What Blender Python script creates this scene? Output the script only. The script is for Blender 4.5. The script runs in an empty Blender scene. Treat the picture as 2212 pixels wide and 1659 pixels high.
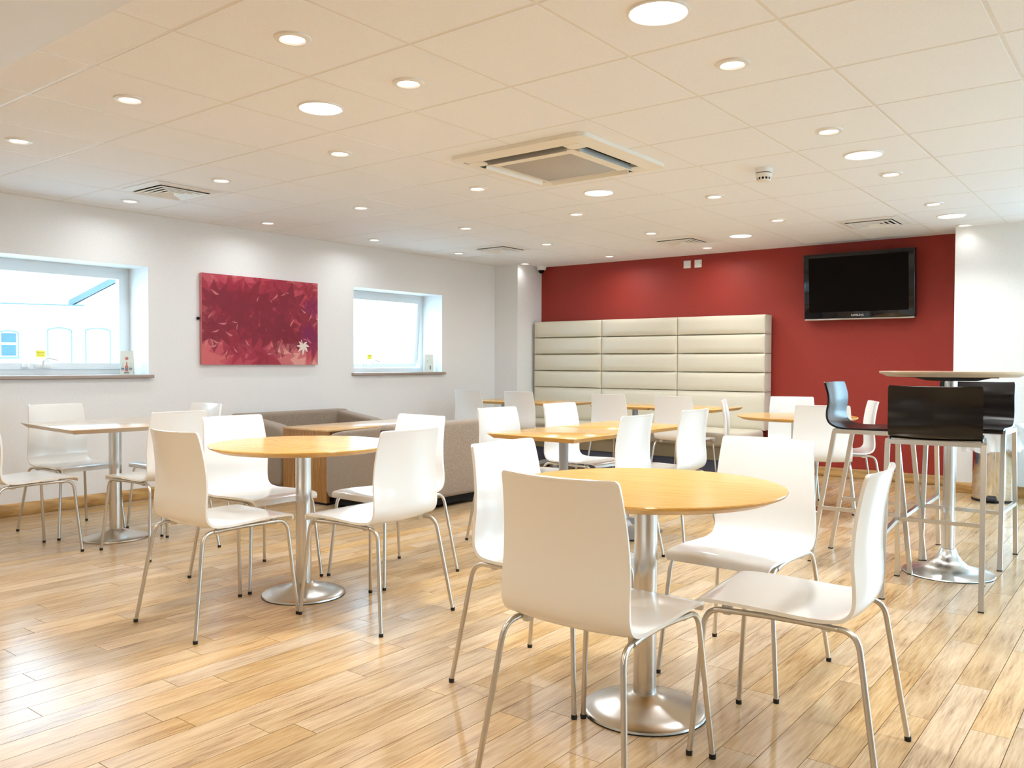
import bpy, bmesh, math, random
from mathutils import Vector, Matrix
import numpy as np
random.seed(7)
PI = math.pi
S = bpy.context.scene
COL = S.collection

# ------------------------------------------------------------------ camera
H = 1.135                       # eye height
CZ = 2.352                      # ceiling height
cam_d = bpy.data.cameras.new('camera'); cam = bpy.data.objects.new('camera', cam_d); COL.objects.link(cam)
cam_d.sensor_width = 36.0; cam_d.lens = 36.0 * 1815.0 / 2212.0; cam_d.clip_end = 300
yaw, pitch, roll = math.radians(-37.92), math.radians(-1.42), math.radians(0.2)
fw = Vector((math.sin(yaw) * math.cos(pitch), math.cos(yaw) * math.cos(pitch), math.sin(pitch)))
rt = Vector((math.cos(yaw), -math.sin(yaw), 0)); up = rt.cross(fw)
rt2 = rt * math.cos(roll) + up * math.sin(roll); up2 = up * math.cos(roll) - rt * math.sin(roll)
m = Matrix((rt2, up2, -fw)).transposed().to_4x4(); m.translation = (0, 0, H)
cam.matrix_world = m
S.camera = cam

# ------------------------------------------------------------------ world, daylight, exposure
w = bpy.data.worlds.new('sky'); S.world = w; w.use_nodes = True
bg = w.node_tree.nodes['Background']
bg.inputs['Color'].default_value = (0.56, 0.81, 1.0, 1); bg.inputs['Strength'].default_value = 6.5
S.view_settings.view_transform = 'Standard'; S.view_settings.look = 'None'
S.view_settings.gamma = 1.0; S.view_settings.use_curve_mapping = False
S.view_settings.exposure = 0.60
SMALL_W, BIG_W = 3.4, 10.0      # downlight power
LAMP = (0.925, 0.968, 1.0)
def portal(name, loc, rot, sx, sy):
    d = bpy.data.lights.new(name, 'AREA'); d.shape = 'RECTANGLE'; d.size = sx; d.size_y = sy
    d.cycles.is_portal = True
    o = bpy.data.objects.new(name, d); COL.objects.link(o); o.location = loc; o.rotation_euler = rot
portal('window_light_portal', (-6.99, 2.97, 1.475), (0, -PI / 2, 0), 0.9, 1.36)
portal('window_light_portal', (-6.99, 6.54, 1.475), (0, -PI / 2, 0), 0.9, 1.36)
portal('window_light_portal', (2.70, 5.0, 1.15), (0, PI / 2, 0), 2.1, 2.4)
portal('window_light_portal', (0.6, 8.45, 1.15), (-PI / 2, 0, 0), 2.5, 2.1)
S.cycles.use_denoising = True
S.cycles.max_bounces = 5; S.cycles.diffuse_bounces = 5; S.cycles.glossy_bounces = 3
S.cycles.use_adaptive_sampling = True; S.cycles.adaptive_threshold = 0.06; S.cycles.adaptive_min_samples = 16
S.cycles.use_light_tree = False
S.cycles.sample_clamp_indirect = 6.0

# ------------------------------------------------------------------ materials
def srgb(r, g, b):
    f = lambda c: (c / 255 / 12.92) if c / 255 <= 0.04045 else ((c / 255 + 0.055) / 1.055) ** 2.4
    return (f(r), f(g), f(b), 1)
MATS = {}
def mat(name, col, rough=0.5, metal=0.0, **kw):
    m = bpy.data.materials.new(name); m.use_nodes = True
    b = m.node_tree.nodes['Principled BSDF']
    b.inputs['Base Color'].default_value = col if len(col) == 4 else (*col, 1)
    b.inputs['Roughness'].default_value = rough; b.inputs['Metallic'].default_value = metal
    for k, v in kw.items(): b.inputs[k.replace('_', ' ')].default_value = v
    MATS[name] = m
    return m
def NT(m): return m.node_tree.nodes, m.node_tree.links, m.node_tree.nodes['Principled BSDF']
def node(ns, t, **kw):
    n = ns.new(t)
    for k, v in kw.items(): setattr(n, k, v)
    return n
def math_n(ns, ls, op, a, b=None):
    n = ns.new('ShaderNodeMath'); n.operation = op
    for i, v in enumerate((a, b)):
        if v is None: continue
        if isinstance(v, (int, float)): n.inputs[i].default_value = v
        else: ls.new(v, n.inputs[i])
    return n.outputs[0]
def ramp(ns, ls, fac, stops):
    r = ns.new('ShaderNodeValToRGB'); e = r.color_ramp.elements
    while len(e) < len(stops): e.new(0.5)
    for el, (p, c) in zip(e, stops): el.position = p; el.color = c
    ls.new(fac, r.inputs[0]); return r.outputs[0]
def mixc(ns, ls, fac, a, b, blend='MIX'):
    n = ns.new('ShaderNodeMix'); n.data_type = 'RGBA'; n.blend_type = blend
    for i, v in ((0, fac), (6, a), (7, b)):
        if isinstance(v, (int, float, tuple)): n.inputs[i].default_value = v
        else: ls.new(v, n.inputs[i])
    return n.outputs[2]
def noise(ns, ls, vec, scale, detail=3, rough=0.55, dist=0.0):
    n = ns.new('ShaderNodeTexNoise'); n.inputs['Scale'].default_value = scale; n.inputs['Detail'].default_value = detail
    n.inputs['Roughness'].default_value = rough; n.inputs['Distortion'].default_value = dist
    if vec is not None: ls.new(vec, n.inputs['Vector'])
    return n.outputs['Fac']
def mapping(ns, ls, vec, scale=(1, 1, 1), loc=None, rot=(0, 0, 0)):
    n = ns.new('ShaderNodeMapping'); n.inputs['Scale'].default_value = scale; n.inputs['Rotation'].default_value = rot
    ls.new(vec, n.inputs['Vector'])
    if loc is not None: ls.new(loc, n.inputs['Location'])
    return n.outputs[0]
def bump(ns, ls, b, h, strength=0.1, dist=0.01):
    n = ns.new('ShaderNodeBump'); n.inputs['Strength'].default_value = strength; n.inputs['Distance'].default_value = dist
    ls.new(h, n.inputs['Height']); ls.new(n.outputs[0], b.inputs['Normal'])
def grainy(name, col, rough, scale, amt, bstr=0.05):
    m = mat(name, col, rough); ns, ls, b = NT(m)
    tc = ns.new('ShaderNodeTexCoord'); f = noise(ns, ls, tc.outputs['Object'], scale, 1)
    c = tuple(max(0, x * (1 - amt)) for x in col[:3]) + (1,); d = tuple(min(1, x * (1 + amt)) for x in col[:3]) + (1,)
    ls.new(ramp(ns, ls, f, [(0.3, c), (0.7, d)]), b.inputs['Base Color'])
    if bstr: bump(ns, ls, b, f, bstr, 0.003)
    return m
wall_white = grainy('wall_white', (0.85, 0.84, 0.825, 1), 0.65, 60, 0.015, 0)
wall_red = grainy('wall_red', srgb(152, 42, 28), 0.6, 80, 0.04, 0)
tile_white = grainy('ceiling_tile_white', (0.88, 0.90, 0.925, 1), 0.8, 140, 0.02, 0)
bar_white = mat('grid_bar_white', (0.80, 0.78, 0.74), 0.45)
white_paint = mat('white_paint', (0.84, 0.84, 0.83), 0.4)
upvc = mat('white_window_plastic', (0.80, 0.84, 0.86), 0.3)
shell_white = mat('white_lacquer', (0.86, 0.85, 0.82), 0.16); shell_white.node_tree.nodes['Principled BSDF'].inputs['Coat Weight'].default_value = 0.3
shell_black = mat('black_lacquer', (0.008, 0.0055, 0.005), 0.22)
shell_black.node_tree.nodes['Principled BSDF'].inputs['Specular IOR Level'].default_value = 0.38
tube_steel = mat('satin_tube_steel', (0.66, 0.63, 0.58), 0.3, 1.0)
brushed = mat('brushed_steel', (0.72, 0.70, 0.67), 0.24, 1.0)
ns, ls, b = NT(brushed)
b.inputs['Anisotropic'].default_value = 0.75
tg = node(ns, 'ShaderNodeTangent', direction_type='RADIAL', axis='Z'); ls.new(tg.outputs[0], b.inputs['Tangent'])
grey_pole = mat('grey_metal', (0.42, 0.43, 0.45), 0.35, 0.6)
chrome = mat('polished_steel', (0.75, 0.72, 0.68), 0.08, 1.0)
black_rubber = mat('black_rubber', (0.012, 0.012, 0.012), 0.6)
dark = mat('dark_void', (0.006, 0.006, 0.006), 0.9)
black_plate = mat('black_plate', (0.008, 0.008, 0.009), 0.7)
black_plate.node_tree.nodes['Principled BSDF'].inputs['Specular IOR Level'].default_value = 0.15
plastic_white = mat('white_plastic', (0.84, 0.83, 0.80), 0.4)
plastic_cream = mat('cream_plastic', (0.86, 0.83, 0.75), 0.45)
clear_plastic = mat('frosted_spacer', (0.75, 0.73, 0.68), 0.4)
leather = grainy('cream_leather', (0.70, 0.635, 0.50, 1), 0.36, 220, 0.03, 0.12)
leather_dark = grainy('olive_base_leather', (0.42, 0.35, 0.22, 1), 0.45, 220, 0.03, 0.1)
plinth_m = mat('blue_grey_plinth', (0.13, 0.14, 0.20), 0.25)
sofa_m = mat('taupe_fabric', (0.30, 0.23, 0.17), 0.9)
ns, ls, b = NT(sofa_m)
tc = ns.new('ShaderNodeTexCoord'); f = noise(ns, ls, tc.outputs['Object'], 170, 4, 0.8)
ls.new(ramp(ns, ls, f, [(0.3, (0.17, 0.125, 0.09, 1)), (0.52, (0.31, 0.235, 0.17, 1)), (0.75, (0.48, 0.39, 0.30, 1))]), b.inputs['Base Color'])
bump(ns, ls, b, f, 0.5, 0.004); b.inputs['Sheen Weight'].default_value = 0.3

def wood(name, stops, axis_scale, rough, tone=0.0, coat=0.0, rings=0.25, bstr=0.03, scale=1.0, spec=0.5):
    """Grain stretched along one axis; every piece gets its own cut of the timber."""
    m = mat(name, (0.5, 0.3, 0.15), rough); ns, ls, b = NT(m)
    tc = ns.new('ShaderNodeTexCoord'); oi = ns.new('ShaderNodeObjectInfo'); ge = ns.new('ShaderNodeNewGeometry')
    rnd = math_n(ns, ls, 'FRACT', math_n(ns, ls, 'ADD', oi.outputs['Random'], ge.outputs['Random Per Island']))
    off = ns.new('ShaderNodeCombineXYZ')
    for i, k in enumerate((37.1, 91.7, 13.3)): ls.new(math_n(ns, ls, 'MULTIPLY', rnd, k), off.inputs[i])
    v = mapping(ns, ls, tc.outputs['Object'], tuple(a * scale for a in axis_scale), off.outputs[0])
    g1 = noise(ns, ls, v, 3.0, 4, 0.62, 0.6); g2 = noise(ns, ls, v, 14.0, 2, 0.6, 0.2)
    wv = node(ns, 'ShaderNodeTexWave', wave_type='RINGS'); ls.new(v, wv.inputs['Vector'])
    wv.inputs['Scale'].default_value = 0.9; wv.inputs['Distortion'].default_value = 6.0; wv.inputs['Detail'].default_value = 3
    a = math_n(ns, ls, 'ADD', math_n(ns, ls, 'MULTIPLY', g1, 0.5), math_n(ns, ls, 'MULTIPLY', g2, 0.5))
    a = math_n(ns, ls, 'ADD', math_n(ns, ls, 'MULTIPLY', a, 1 - rings), math_n(ns, ls, 'MULTIPLY', wv.outputs['Fac'], rings))
    c = ramp(ns, ls, a, stops)
    if tone:
        hs = ns.new('ShaderNodeHueSaturation'); ls.new(c, hs.inputs['Color'])
        ls.new(math_n(ns, ls, 'ADD', math_n(ns, ls, 'MULTIPLY', rnd, tone), 1 - tone * 0.55), hs.inputs['Value'])
        r2 = math_n(ns, ls, 'FRACT', math_n(ns, ls, 'MULTIPLY', rnd, 17.3))
        ls.new(math_n(ns, ls, 'ADD', math_n(ns, ls, 'MULTIPLY', r2, 0.30), 0.82), hs.inputs['Saturation'])
        c = hs.outputs[0]
    ls.new(c, b.inputs['Base Color'])
    b.inputs['Coat Weight'].default_value = coat; b.inputs['Coat Roughness'].default_value = 0.15
    b.inputs['Specular IOR Level'].default_value = spec
    return m
floor_wood = wood('oak_floor_plank', [(0.31, srgb(136, 103, 70)), (0.42, srgb(177, 144, 103)), (0.52, srgb(193, 162, 120)), (0.66, srgb(206, 178, 139))],
                  (11, 0.65, 11), 0.23, tone=0.24, rings=0.08)
base_wood = wood('oak_skirting', [(0.3, srgb(160, 118, 64)), (0.5, srgb(194, 152, 92)), (0.7, srgb(212, 172, 112))], (1.2, 1.2, 14), 0.4)
top_wood = wood('beech_table_top', [(0.30, srgb(204, 146, 66)), (0.48, srgb(222, 168, 82)), (0.62, srgb(232, 182, 98))], (0.7, 20, 10), 0.2, rings=0.03, coat=0.25, bstr=0.01)
edge_wood = wood('beech_table_edge', [(0.30, srgb(196, 146, 72)), (0.5, srgb(208, 162, 84)), (0.7, srgb(220, 176, 100))], (2, 2, 30), 0.3, rings=0.05, bstr=0.01)
pale_top = wood('pale_wood_top', [(0.30, srgb(206, 172, 136)), (0.5, srgb(216, 186, 152)), (0.7, srgb(226, 198, 166))], (0.9, 26, 10), 0.14, rings=0.05, coat=0.25, bstr=0.01)
pale_edge = mat('pale_table_edge', srgb(206, 188, 164), 0.35)
zebra = wood('zebrano_veneer', [(0.40, srgb(104, 66, 30)), (0.47, srgb(176, 124, 66)), (0.52, srgb(134, 90, 44)), (0.60, srgb(206, 156, 94))], (26, 26, 0.3), 0.35, rings=0.02, bstr=0.01)
zebra_top = wood('zebrano_veneer_top', [(0.35, srgb(190, 148, 98)), (0.5, srgb(212, 172, 122)), (0.66, srgb(226, 190, 142))], (26, 0.8, 10), 0.25, rings=0.05, bstr=0.01)

def emit(name, col, st):
    m = bpy.data.materials.new(name); m.use_nodes = True; b = m.node_tree.nodes['Principled BSDF']
    b.inputs['Base Color'].default_value = (0.9, 0.9, 0.9, 1)
    b.inputs['Emission Color'].default_value = (*col, 1); b.inputs['Emission Strength'].default_value = st
    return m
lens_m = emit('lit_lens', (1, 0.95, 0.86), 3.0)
glass = bpy.data.materials.new('window_glass'); glass.use_nodes = True
ns, ls = glass.node_tree.nodes, glass.node_tree.links; ns.remove(ns['Principled BSDF'])
tr = ns.new('ShaderNodeBsdfTransparent'); gl = ns.new('ShaderNodeBsdfGlossy'); gl.inputs['Roughness'].default_value = 0.02
mx = ns.new('ShaderNodeMixShader'); mx.inputs[0].default_value = 0.05
tr.inputs[0].default_value = (0.94, 0.98, 1.0, 1)
ls.new(tr.outputs[0], mx.inputs[1]); ls.new(gl.outputs[0], mx.inputs[2]); ls.new(mx.outputs[0], ns['Material Output'].inputs[0])
bag_m = mat('white_bin_liner', (0.85, 0.85, 0.84), 0.3)
bag_m.node_tree.nodes['Principled BSDF'].inputs['Transmission Weight'].default_value = 0.25
screen_m = mat('black_screen', (0.006, 0.004, 0.0035), 0.3)
screen_m.node_tree.nodes['Principled BSDF'].inputs['Specular IOR Level'].default_value = 0.06
bezel_m = mat('gloss_black_bezel', (0.006, 0.006, 0.009), 0.06)
silver_m = mat('silver_strip', (0.55, 0.50, 0.46), 0.3, 0.8)
logo_m = mat('silver_lettering', (0.7, 0.7, 0.72), 0.4)
yellow_m = mat('yellow_sticker', (0.95, 0.86, 0.10), 0.5)
yellow_ink = mat('sticker_ink', (0.55, 0.36, 0.02), 0.5)
card_m = mat('menu_card', (0.72, 0.70, 0.60), 0.4)
card_red = mat('card_red_print', (0.55, 0.16, 0.13), 0.5)
card_grey = mat('card_grey_print', (0.22, 0.22, 0.25), 0.5)
card_green = mat('card_pale_print', (0.55, 0.60, 0.50), 0.5)
sill_m = mat('grey_brown_sill', srgb(168, 150, 138), 0.35)
facade_m = grainy('pale_stone', (0.82, 0.80, 0.78, 1), 0.8, 6, 0.05, 0)
slate_m = mat('grey_blue_slate', (0.085, 0.12, 0.16), 0.6)
shadow_line_m = mat('window_shadow_grey', (0.12, 0.15, 0.17), 0.7)  # shadow gaps round the house windows, put into the colour as dark grey
pane_blue = mat('house_pane', (0.03, 0.09, 0.13), 0.3)
blind_m = mat('house_blind', (0.80, 0.82, 0.84), 0.7)
ground_m = grainy('pale_paving', (0.52, 0.52, 0.50, 1), 0.9, 3, 0.1, 0)
subfloor_m = mat('dark_joint', (0.09, 0.05, 0.025), 0.8)
grille_m = mat('grey_filter_mesh', (0.50, 0.48, 0.46), 0.8)
ns, ls, b = NT(grille_m)
tc = ns.new('ShaderNodeTexCoord'); ck = ns.new('ShaderNodeTexChecker'); ck.inputs['Scale'].default_value = 180
ls.new(tc.outputs['Object'], ck.inputs['Vector']); ck.inputs['Color1'].default_value = (0.60, 0.57, 0.53, 1); ck.inputs['Color2'].default_value = (0.34, 0.33, 0.32, 1)
ls.new(ck.outputs[0], b.inputs['Base Color'])

# ------------------------------------------------------------------ mesh helpers
def link(name, me, material=None, parent=None, loc=(0, 0, 0), rot=(0, 0, 0), label=None):
    o = bpy.data.objects.new(name, me); COL.objects.link(o)
    if me is not None and material is not None and len(me.materials) == 0: me.materials.append(material)
    o.location = loc; o.rotation_euler = rot
    if parent: o.parent = parent
    if label: o['label'] = label
    return o
def tag(o, label, cat, group=None):
    o['label'] = label; o['category'] = cat
    if group: o['group'] = group
    return o
def thing(name, label, cat, loc=(0, 0, 0), rz=0.0, group=None):
    o = bpy.data.objects.new(name, None); COL.objects.link(o); o.empty_display_size = 0.1
    o.location = loc; o.rotation_euler = (0, 0, rz); return tag(o, label, cat, group)
def struct(o): o['kind'] = 'structure'; return o
def finish(me, smooth=None):
    if smooth is not None:
        me.polygons.foreach_set('use_smooth', [True] * len(me.polygons)); me.set_sharp_from_angle(angle=math.radians(smooth))
    me.update(); return me
class MB:
    def __init__(s): s.v, s.f, s.m = [], [], []
    def add(s, verts, faces, mi=0):
        k = len(s.v); s.v += [tuple(p) for p in verts]; s.f += [tuple(i + k for i in f) for f in faces]; s.m += [mi] * len(faces); return s
    def box(s, x0, x1, y0, y1, z0, z1, mi=0):
        return s.add([(x0, y0, z0), (x1, y0, z0), (x1, y1, z0), (x0, y1, z0), (x0, y0, z1), (x1, y0, z1), (x1, y1, z1), (x0, y1, z1)],
                     [(0, 3, 2, 1), (4, 5, 6, 7), (0, 1, 5, 4), (1, 2, 6, 5), (2, 3, 7, 6), (3, 0, 4, 7)], mi)
    def tube(s, pts, r, seg=12, cap=True, mi=0, square=False):
        pts = [Vector(p) for p in pts]; n = len(pts)
        t = [(pts[min(i + 1, n - 1)] - pts[max(i - 1, 0)]).normalized() for i in range(n)]
        a = t[0].orthogonal().normalized() if not square else (Vector((1, 0, 0)) if abs(t[0].x) < 0.8 else Vector((0, 0, 1)))
        vs, fs = [], []
        if square: seg = 4
        for i in range(n):
            a = (a - t[i] * a.dot(t[i])).normalized(); bb = t[i].cross(a)
            rr = r[i] if isinstance(r, (list, tuple)) else r
            for k in range(seg):
                th = 2 * PI * (k + (0.5 if square else 0)) / seg; rk = rr * (math.sqrt(2) if square else 1)
                vs.append(pts[i] + (a * math.cos(th) + bb * math.sin(th)) * rk)
        for i in range(n - 1):
            for k in range(seg): fs.append((i * seg + k, i * seg + (k + 1) % seg, (i + 1) * seg + (k + 1) % seg, (i + 1) * seg + k))
        if cap: fs.append(tuple(reversed(range(seg)))); fs.append(tuple((n - 1) * seg + k for k in range(seg)))
        return s.add(vs, fs, mi)
    def lathe(s, prof, seg=40, c=(0, 0, 0), cap0=True, cap1=True, mi=0):
        vs, fs = [], []
        for (r, z) in prof:
            for k in range(seg): a = 2 * PI * k / seg; vs.append((c[0] + r * math.cos(a), c[1] + r * math.sin(a), c[2] + z))
        for i in range(len(prof) - 1):
            for k in range(seg): fs.append((i * seg + k, i * seg + (k + 1) % seg, (i + 1) * seg + (k + 1) % seg, (i + 1) * seg + k))
        n = len(prof)
        if cap0: fs.append(tuple(reversed(range(seg))))
        if cap1: fs.append(tuple((n - 1) * seg + k for k in range(seg)))
        return s.add(vs, fs, mi)
    def prism(s, poly, axis, a0, a1, mi=0):
        """extrude a 2-D polygon along axis ('x','y','z')"""
        P = {'x': lambda p, t: (t, p[0], p[1]), 'y': lambda p, t: (p[0], t, p[1]), 'z': lambda p, t: (p[0], p[1], t)}[axis]
        n = len(poly); vs = [P(p, a0) for p in poly] + [P(p, a1) for p in poly]
        fs = [tuple(range(n)), tuple(reversed(range(n, 2 * n)))] + [(i, n + i, n + (i + 1) % n, (i + 1) % n) for i in range(n)]
        return s.add(vs, fs, mi)
    def mesh(s, name, smooth=None, mats=()):
        me = bpy.data.meshes.new(name); me.from_pydata(s.v, [], s.f)
        for mm in mats: me.materials.append(mm)
        if len(mats) > 1: me.polygons.foreach_set('material_index', s.m)
        bm = bmesh.new(); bm.from_mesh(me); bmesh.ops.recalc_face_normals(bm, faces=bm.faces); bm.to_mesh(me); bm.free()
        return finish(me, smooth)
    def obj(s, name, material, parent=None, loc=(0, 0, 0), rot=(0, 0, 0), smooth=None, label=None):
        return link(name, s.mesh(name, smooth), material, parent, loc, rot, label)
def rbox_mesh(name, sx, sy, sz, r, seg=3):
    bm = bmesh.new(); bmesh.ops.create_cube(bm, size=1.0); bmesh.ops.scale(bm, vec=(sx, sy, sz), verts=bm.verts)
    bmesh.ops.bevel(bm, geom=bm.edges[:] + bm.verts[:], offset=r, segments=seg, profile=0.5, affect='EDGES', clamp_overlap=True)
    me = bpy.data.meshes.new(name); bm.to_mesh(me); bm.free(); return finish(me, 60)
def rbox(name, x0, x1, y0, y1, z0, z1, r, material, parent=None, seg=3, label=None):
    return link(name, rbox_mesh(name, x1 - x0, y1 - y0, z1 - z0, r, seg), material, parent, ((x0 + x1) / 2, (y0 + y1) / 2, (z0 + z1) / 2), label=label)
def copy_tree(o, parent=None):
    c = o.copy(); COL.objects.link(c); c.parent = parent
    for ch in list(o.children): copy_tree(ch, c)
    return c
def bez(p0, p1, p2, n=6):
    p0, p1, p2 = Vector(p0), Vector(p1), Vector(p2)
    return [p0 * (1 - t) ** 2 + p1 * 2 * t * (1 - t) + p2 * t * t for t in [i / n for i in range(n + 1)]]
def catmull(P, n):
    P = [np.array(p, float) for p in P]; out = []
    for i in range(len(P) - 1):
        a, b_, c, d = P[max(i - 1, 0)], P[i], P[i + 1], P[min(i + 2, len(P) - 1)]
        for k in range(n):
            t = k / n; out.append(0.5 * ((2 * b_) + (-a + c) * t + (2 * a - 5 * b_ + 4 * c - d) * t * t + (-a + 3 * b_ - 3 * c + d) * t ** 3))
    out.append(P[-1]); return out
ORD = ['', 'first', 'second', 'third', 'fourth', 'fifth', 'sixth', 'seventh', 'eighth']

# ------------------------------------------------------------------ room shell
XL, YR, YW, XR, YF = -6.65, 8.68, 8.32, 2.6, -3.0
WIN = [(2.29, 3.64), (5.865, 7.21)]; WZ0, WZ1 = 1.03, 1.92
mb = MB(); x0, x1 = XL - 0.36, XL
edges = [YF] + [e for wv_ in WIN for e in wv_] + [8.9]
for i in range(0, len(edges), 2): mb.box(x0, x1, edges[i], edges[i + 1], -0.05, 2.6)
for a, c in WIN: mb.box(x0, x1, a, c, -0.05, WZ0 - 0.03); mb.box(x0, x1, a, c, WZ1, 2.6)
struct(mb.obj('wall_left', wall_white))
struct(MB().box(XL - 0.1, -1.5, YR, YR + 0.2, -0.05, 2.6).obj('wall_back', wall_red))
struct(MB().box(XL, -6.29, 8.18, YR, -0.05, 2.6).obj('wall_corner', wall_white))
mb = MB(); a, c = -0.65, 1.85
mb.box(-1.5, a, YW, YR + 0.2, -0.05, 2.6).box(c, XR + 0.2, YW, YW + 0.3, -0.05, 2.6).box(a, c, YW, YW + 0.3, -0.05, 0.1).box(a, c, YW, YW + 0.3, 2.2, 2.6)
struct(mb.obj('wall_end', wall_white))
mb = MB(); a, c, z0, z1 = 3.8, 6.2, 0.1, 2.2
mb.box(XR, XR + 0.2, YF - 0.2, a, -0.05, 2.6).box(XR, XR + 0.2, c, YW, -0.05, 2.6).box(XR, XR + 0.2, a, c, -0.05, z0).box(XR, XR + 0.2, a, c, z1, 2.6)
struct(mb.obj('wall_right', wall_white))
struct(MB().box(XL - 0.36, XR, YF - 0.2, YF, -0.05, 2.6).obj('wall_front', wall_white))
# skirting boards
def skirting(name, x0, x1, y0, y1):
    struct(rbox(name, x0, x1, y0, y1, 0.0, 0.095, 0.004, base_wood, seg=1))
skirting('baseboard_left', XL, XL + 0.016, YF, 8.18)
skirting('baseboard_corner', -6.29, -6.274, 8.19, YR)
skirting('baseboard_back', -3.2, -1.5, YR - 0.016, YR)
skirting('baseboard_end', -1.5, XR, YW - 0.016, YW)
skirting('baseboard_right', XR - 0.016, XR, YF, YW)

# floor: subfloor, 300 nearest planks one by one, the rest joined
floor = struct(MB().box(XL, XR, YF, YR, -0.05, -0.012).obj('floor', subfloor_m))
PW, PL = 0.112, 0.915
def in_view(x, y, mrg=0.12):
    q = Vector((x, y, -H)); d = q.dot(fw)
    if d < 0.3: return False
    return abs(q.dot(rt2) / d) < 1106 / 1815 + mrg and -829.5 / 1815 - mrg < q.dot(up2) / d < 829.5 / 1815
JO = {0: 3.317, 1: 2.92, -1: 2.923}
rows = []
k0 = int(math.floor((-0.463 - XL) / PW)) + 1
for k in range(-28, k0 + 1):
    xr = -0.463 - k * PW; xl = xr - PW
    if xl > XR or xr < XL: continue
    off = JO.get(k, random.random() * PL)
    n0 = math.floor((YF - off) / PL)
    y = off + n0 * PL
    while y < YR:
        a, c = max(y, YF), min(y + PL, YR); l, r_ = max(xl, XL), min(xr, XR)
        if c - a > 0.01 and r_ - l > 0.01: rows.append((l, r_, a, c))
        y += PL
G = 0.0011
vis = sorted([p for p in rows if in_view((p[0] + p[1]) / 2, (p[2] + p[3]) / 2) and abs(p[1] - p[0] - PW) < 1e-6 and abs(p[3] - p[2] - PL) < 1e-6],
             key=lambda p: math.hypot((p[0] + p[1]) / 2, (p[2] + p[3]) / 2))[:300]
vs_ = set(vis)
pme = MB().box(-PW / 2 + G, PW / 2 - G, -PL / 2 + G, PL / 2 - G, -0.012, 0).mesh('plank'); pme.materials.append(floor_wood)
for p in vis: link('plank', pme, None, floor, ((p[0] + p[1]) / 2, (p[2] + p[3]) / 2, 0))
mb = MB()
for p in rows:
    if p not in vs_: mb.box(p[0] + G, p[1] - G, p[2] + G, p[3] - G, -0.012, 0)
o = mb.obj('plank', floor_wood, floor); o['kind'] = 'stuff'; o['label'] = 'oak planks of the farther floor'

# ceiling: slab, grid bars, tiles
GX0, GY0, TX, TY = -2.905, 1.064, 0.6, 0.624
YB = 1.36                       # edge of the lowered bulkhead
ceil = struct(MB().box(XL - 0.36, XR + 0.2, YF - 0.2, YR + 0.2, CZ + 0.03, CZ + 0.2).obj('ceiling', tile_white))
struct(MB().box(XL, XR, YF, YB, 2.26, CZ + 0.03).obj('ceiling_bulkhead', mat('daylight_tinted_white', (0.80, 0.84, 0.90), 0.5)))  # bluish daylight on the soffit is mixed into its paint colour
xs = [GX0 + TX * k for k in range(-7, 10)]; ys = [GY0 + TY * k for k in range(0, 14)]
bw = 0.011
for gx in xs:
    if XL + 0.03 < gx < XR - 0.03: MB().box(gx - bw, gx + bw, YB + .001, YR - .021, CZ + 0.0012, CZ + 0.0292).obj('grid_bar', bar_white, ceil)
for gy in ys:
    if YB + 0.05 < gy < YR - 0.03: MB().box(XL, XR, gy - bw, gy + bw, CZ + 0.0016, CZ + 0.0295).obj('grid_bar', bar_white, ceil)
struct(MB().box(XL, XL + 0.02, YB, YR, CZ - 0.003, CZ + 0.03).obj('trim_1', bar_white))
struct(MB().box(XL, -1.5, YR - 0.02, YR, CZ - 0.003, CZ + 0.03).obj('trim_2', bar_white))
def tile_mesh(wx, wy):
    t = 0.005; hx, hy = wx / 2 - t, wy / 2 - t; ch = 0.0035
    v = [(-hx - 0, -hy, CZ + 0.004), (hx, -hy, CZ + 0.004), (hx, hy, CZ + 0.004), (-hx, hy, CZ + 0.004),
         (-hx + ch, -hy + ch, CZ), (hx - ch, -hy + ch, CZ), (hx - ch, hy - ch, CZ), (-hx + ch, hy - ch, CZ)]
    return v, [(4, 7, 6, 5), (0, 4, 5, 1), (1, 5, 6, 2), (2, 6, 7, 3), (3, 7, 4, 0)]
tcache = {}; far = MB()
ex = [XL] + [g for g in xs if XL + 0.03 < g < XR - 0.03] + [XR]; ey = [YB] + [g for g in ys if YB + 0.05 < g < YR - 0.03] + [YR]
for i in range(len(ex) - 1):
    for j in range(len(ey) - 1):
        wx, wy = round(ex[i + 1] - ex[i], 4), round(ey[j + 1] - ey[j], 4); cx, cy = (ex[i] + ex[i + 1]) / 2, (ey[j] + ey[j + 1]) / 2
        v, f = tile_mesh(wx, wy)
        if cx > 0.2: far.add([(p[0] + cx, p[1] + cy, p[2]) for p in v], f); continue
        if (wx, wy) not in tcache:
            me = MB().add(v, f).mesh('ceiling_tile'); me.materials.append(tile_white); tcache[(wx, wy)] = me
        link('ceiling_tile', tcache[(wx, wy)], None, ceil, (cx, cy, 0))
o = far.obj('ceiling_tile', tile_white, ceil); o['kind'] = 'stuff'

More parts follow.
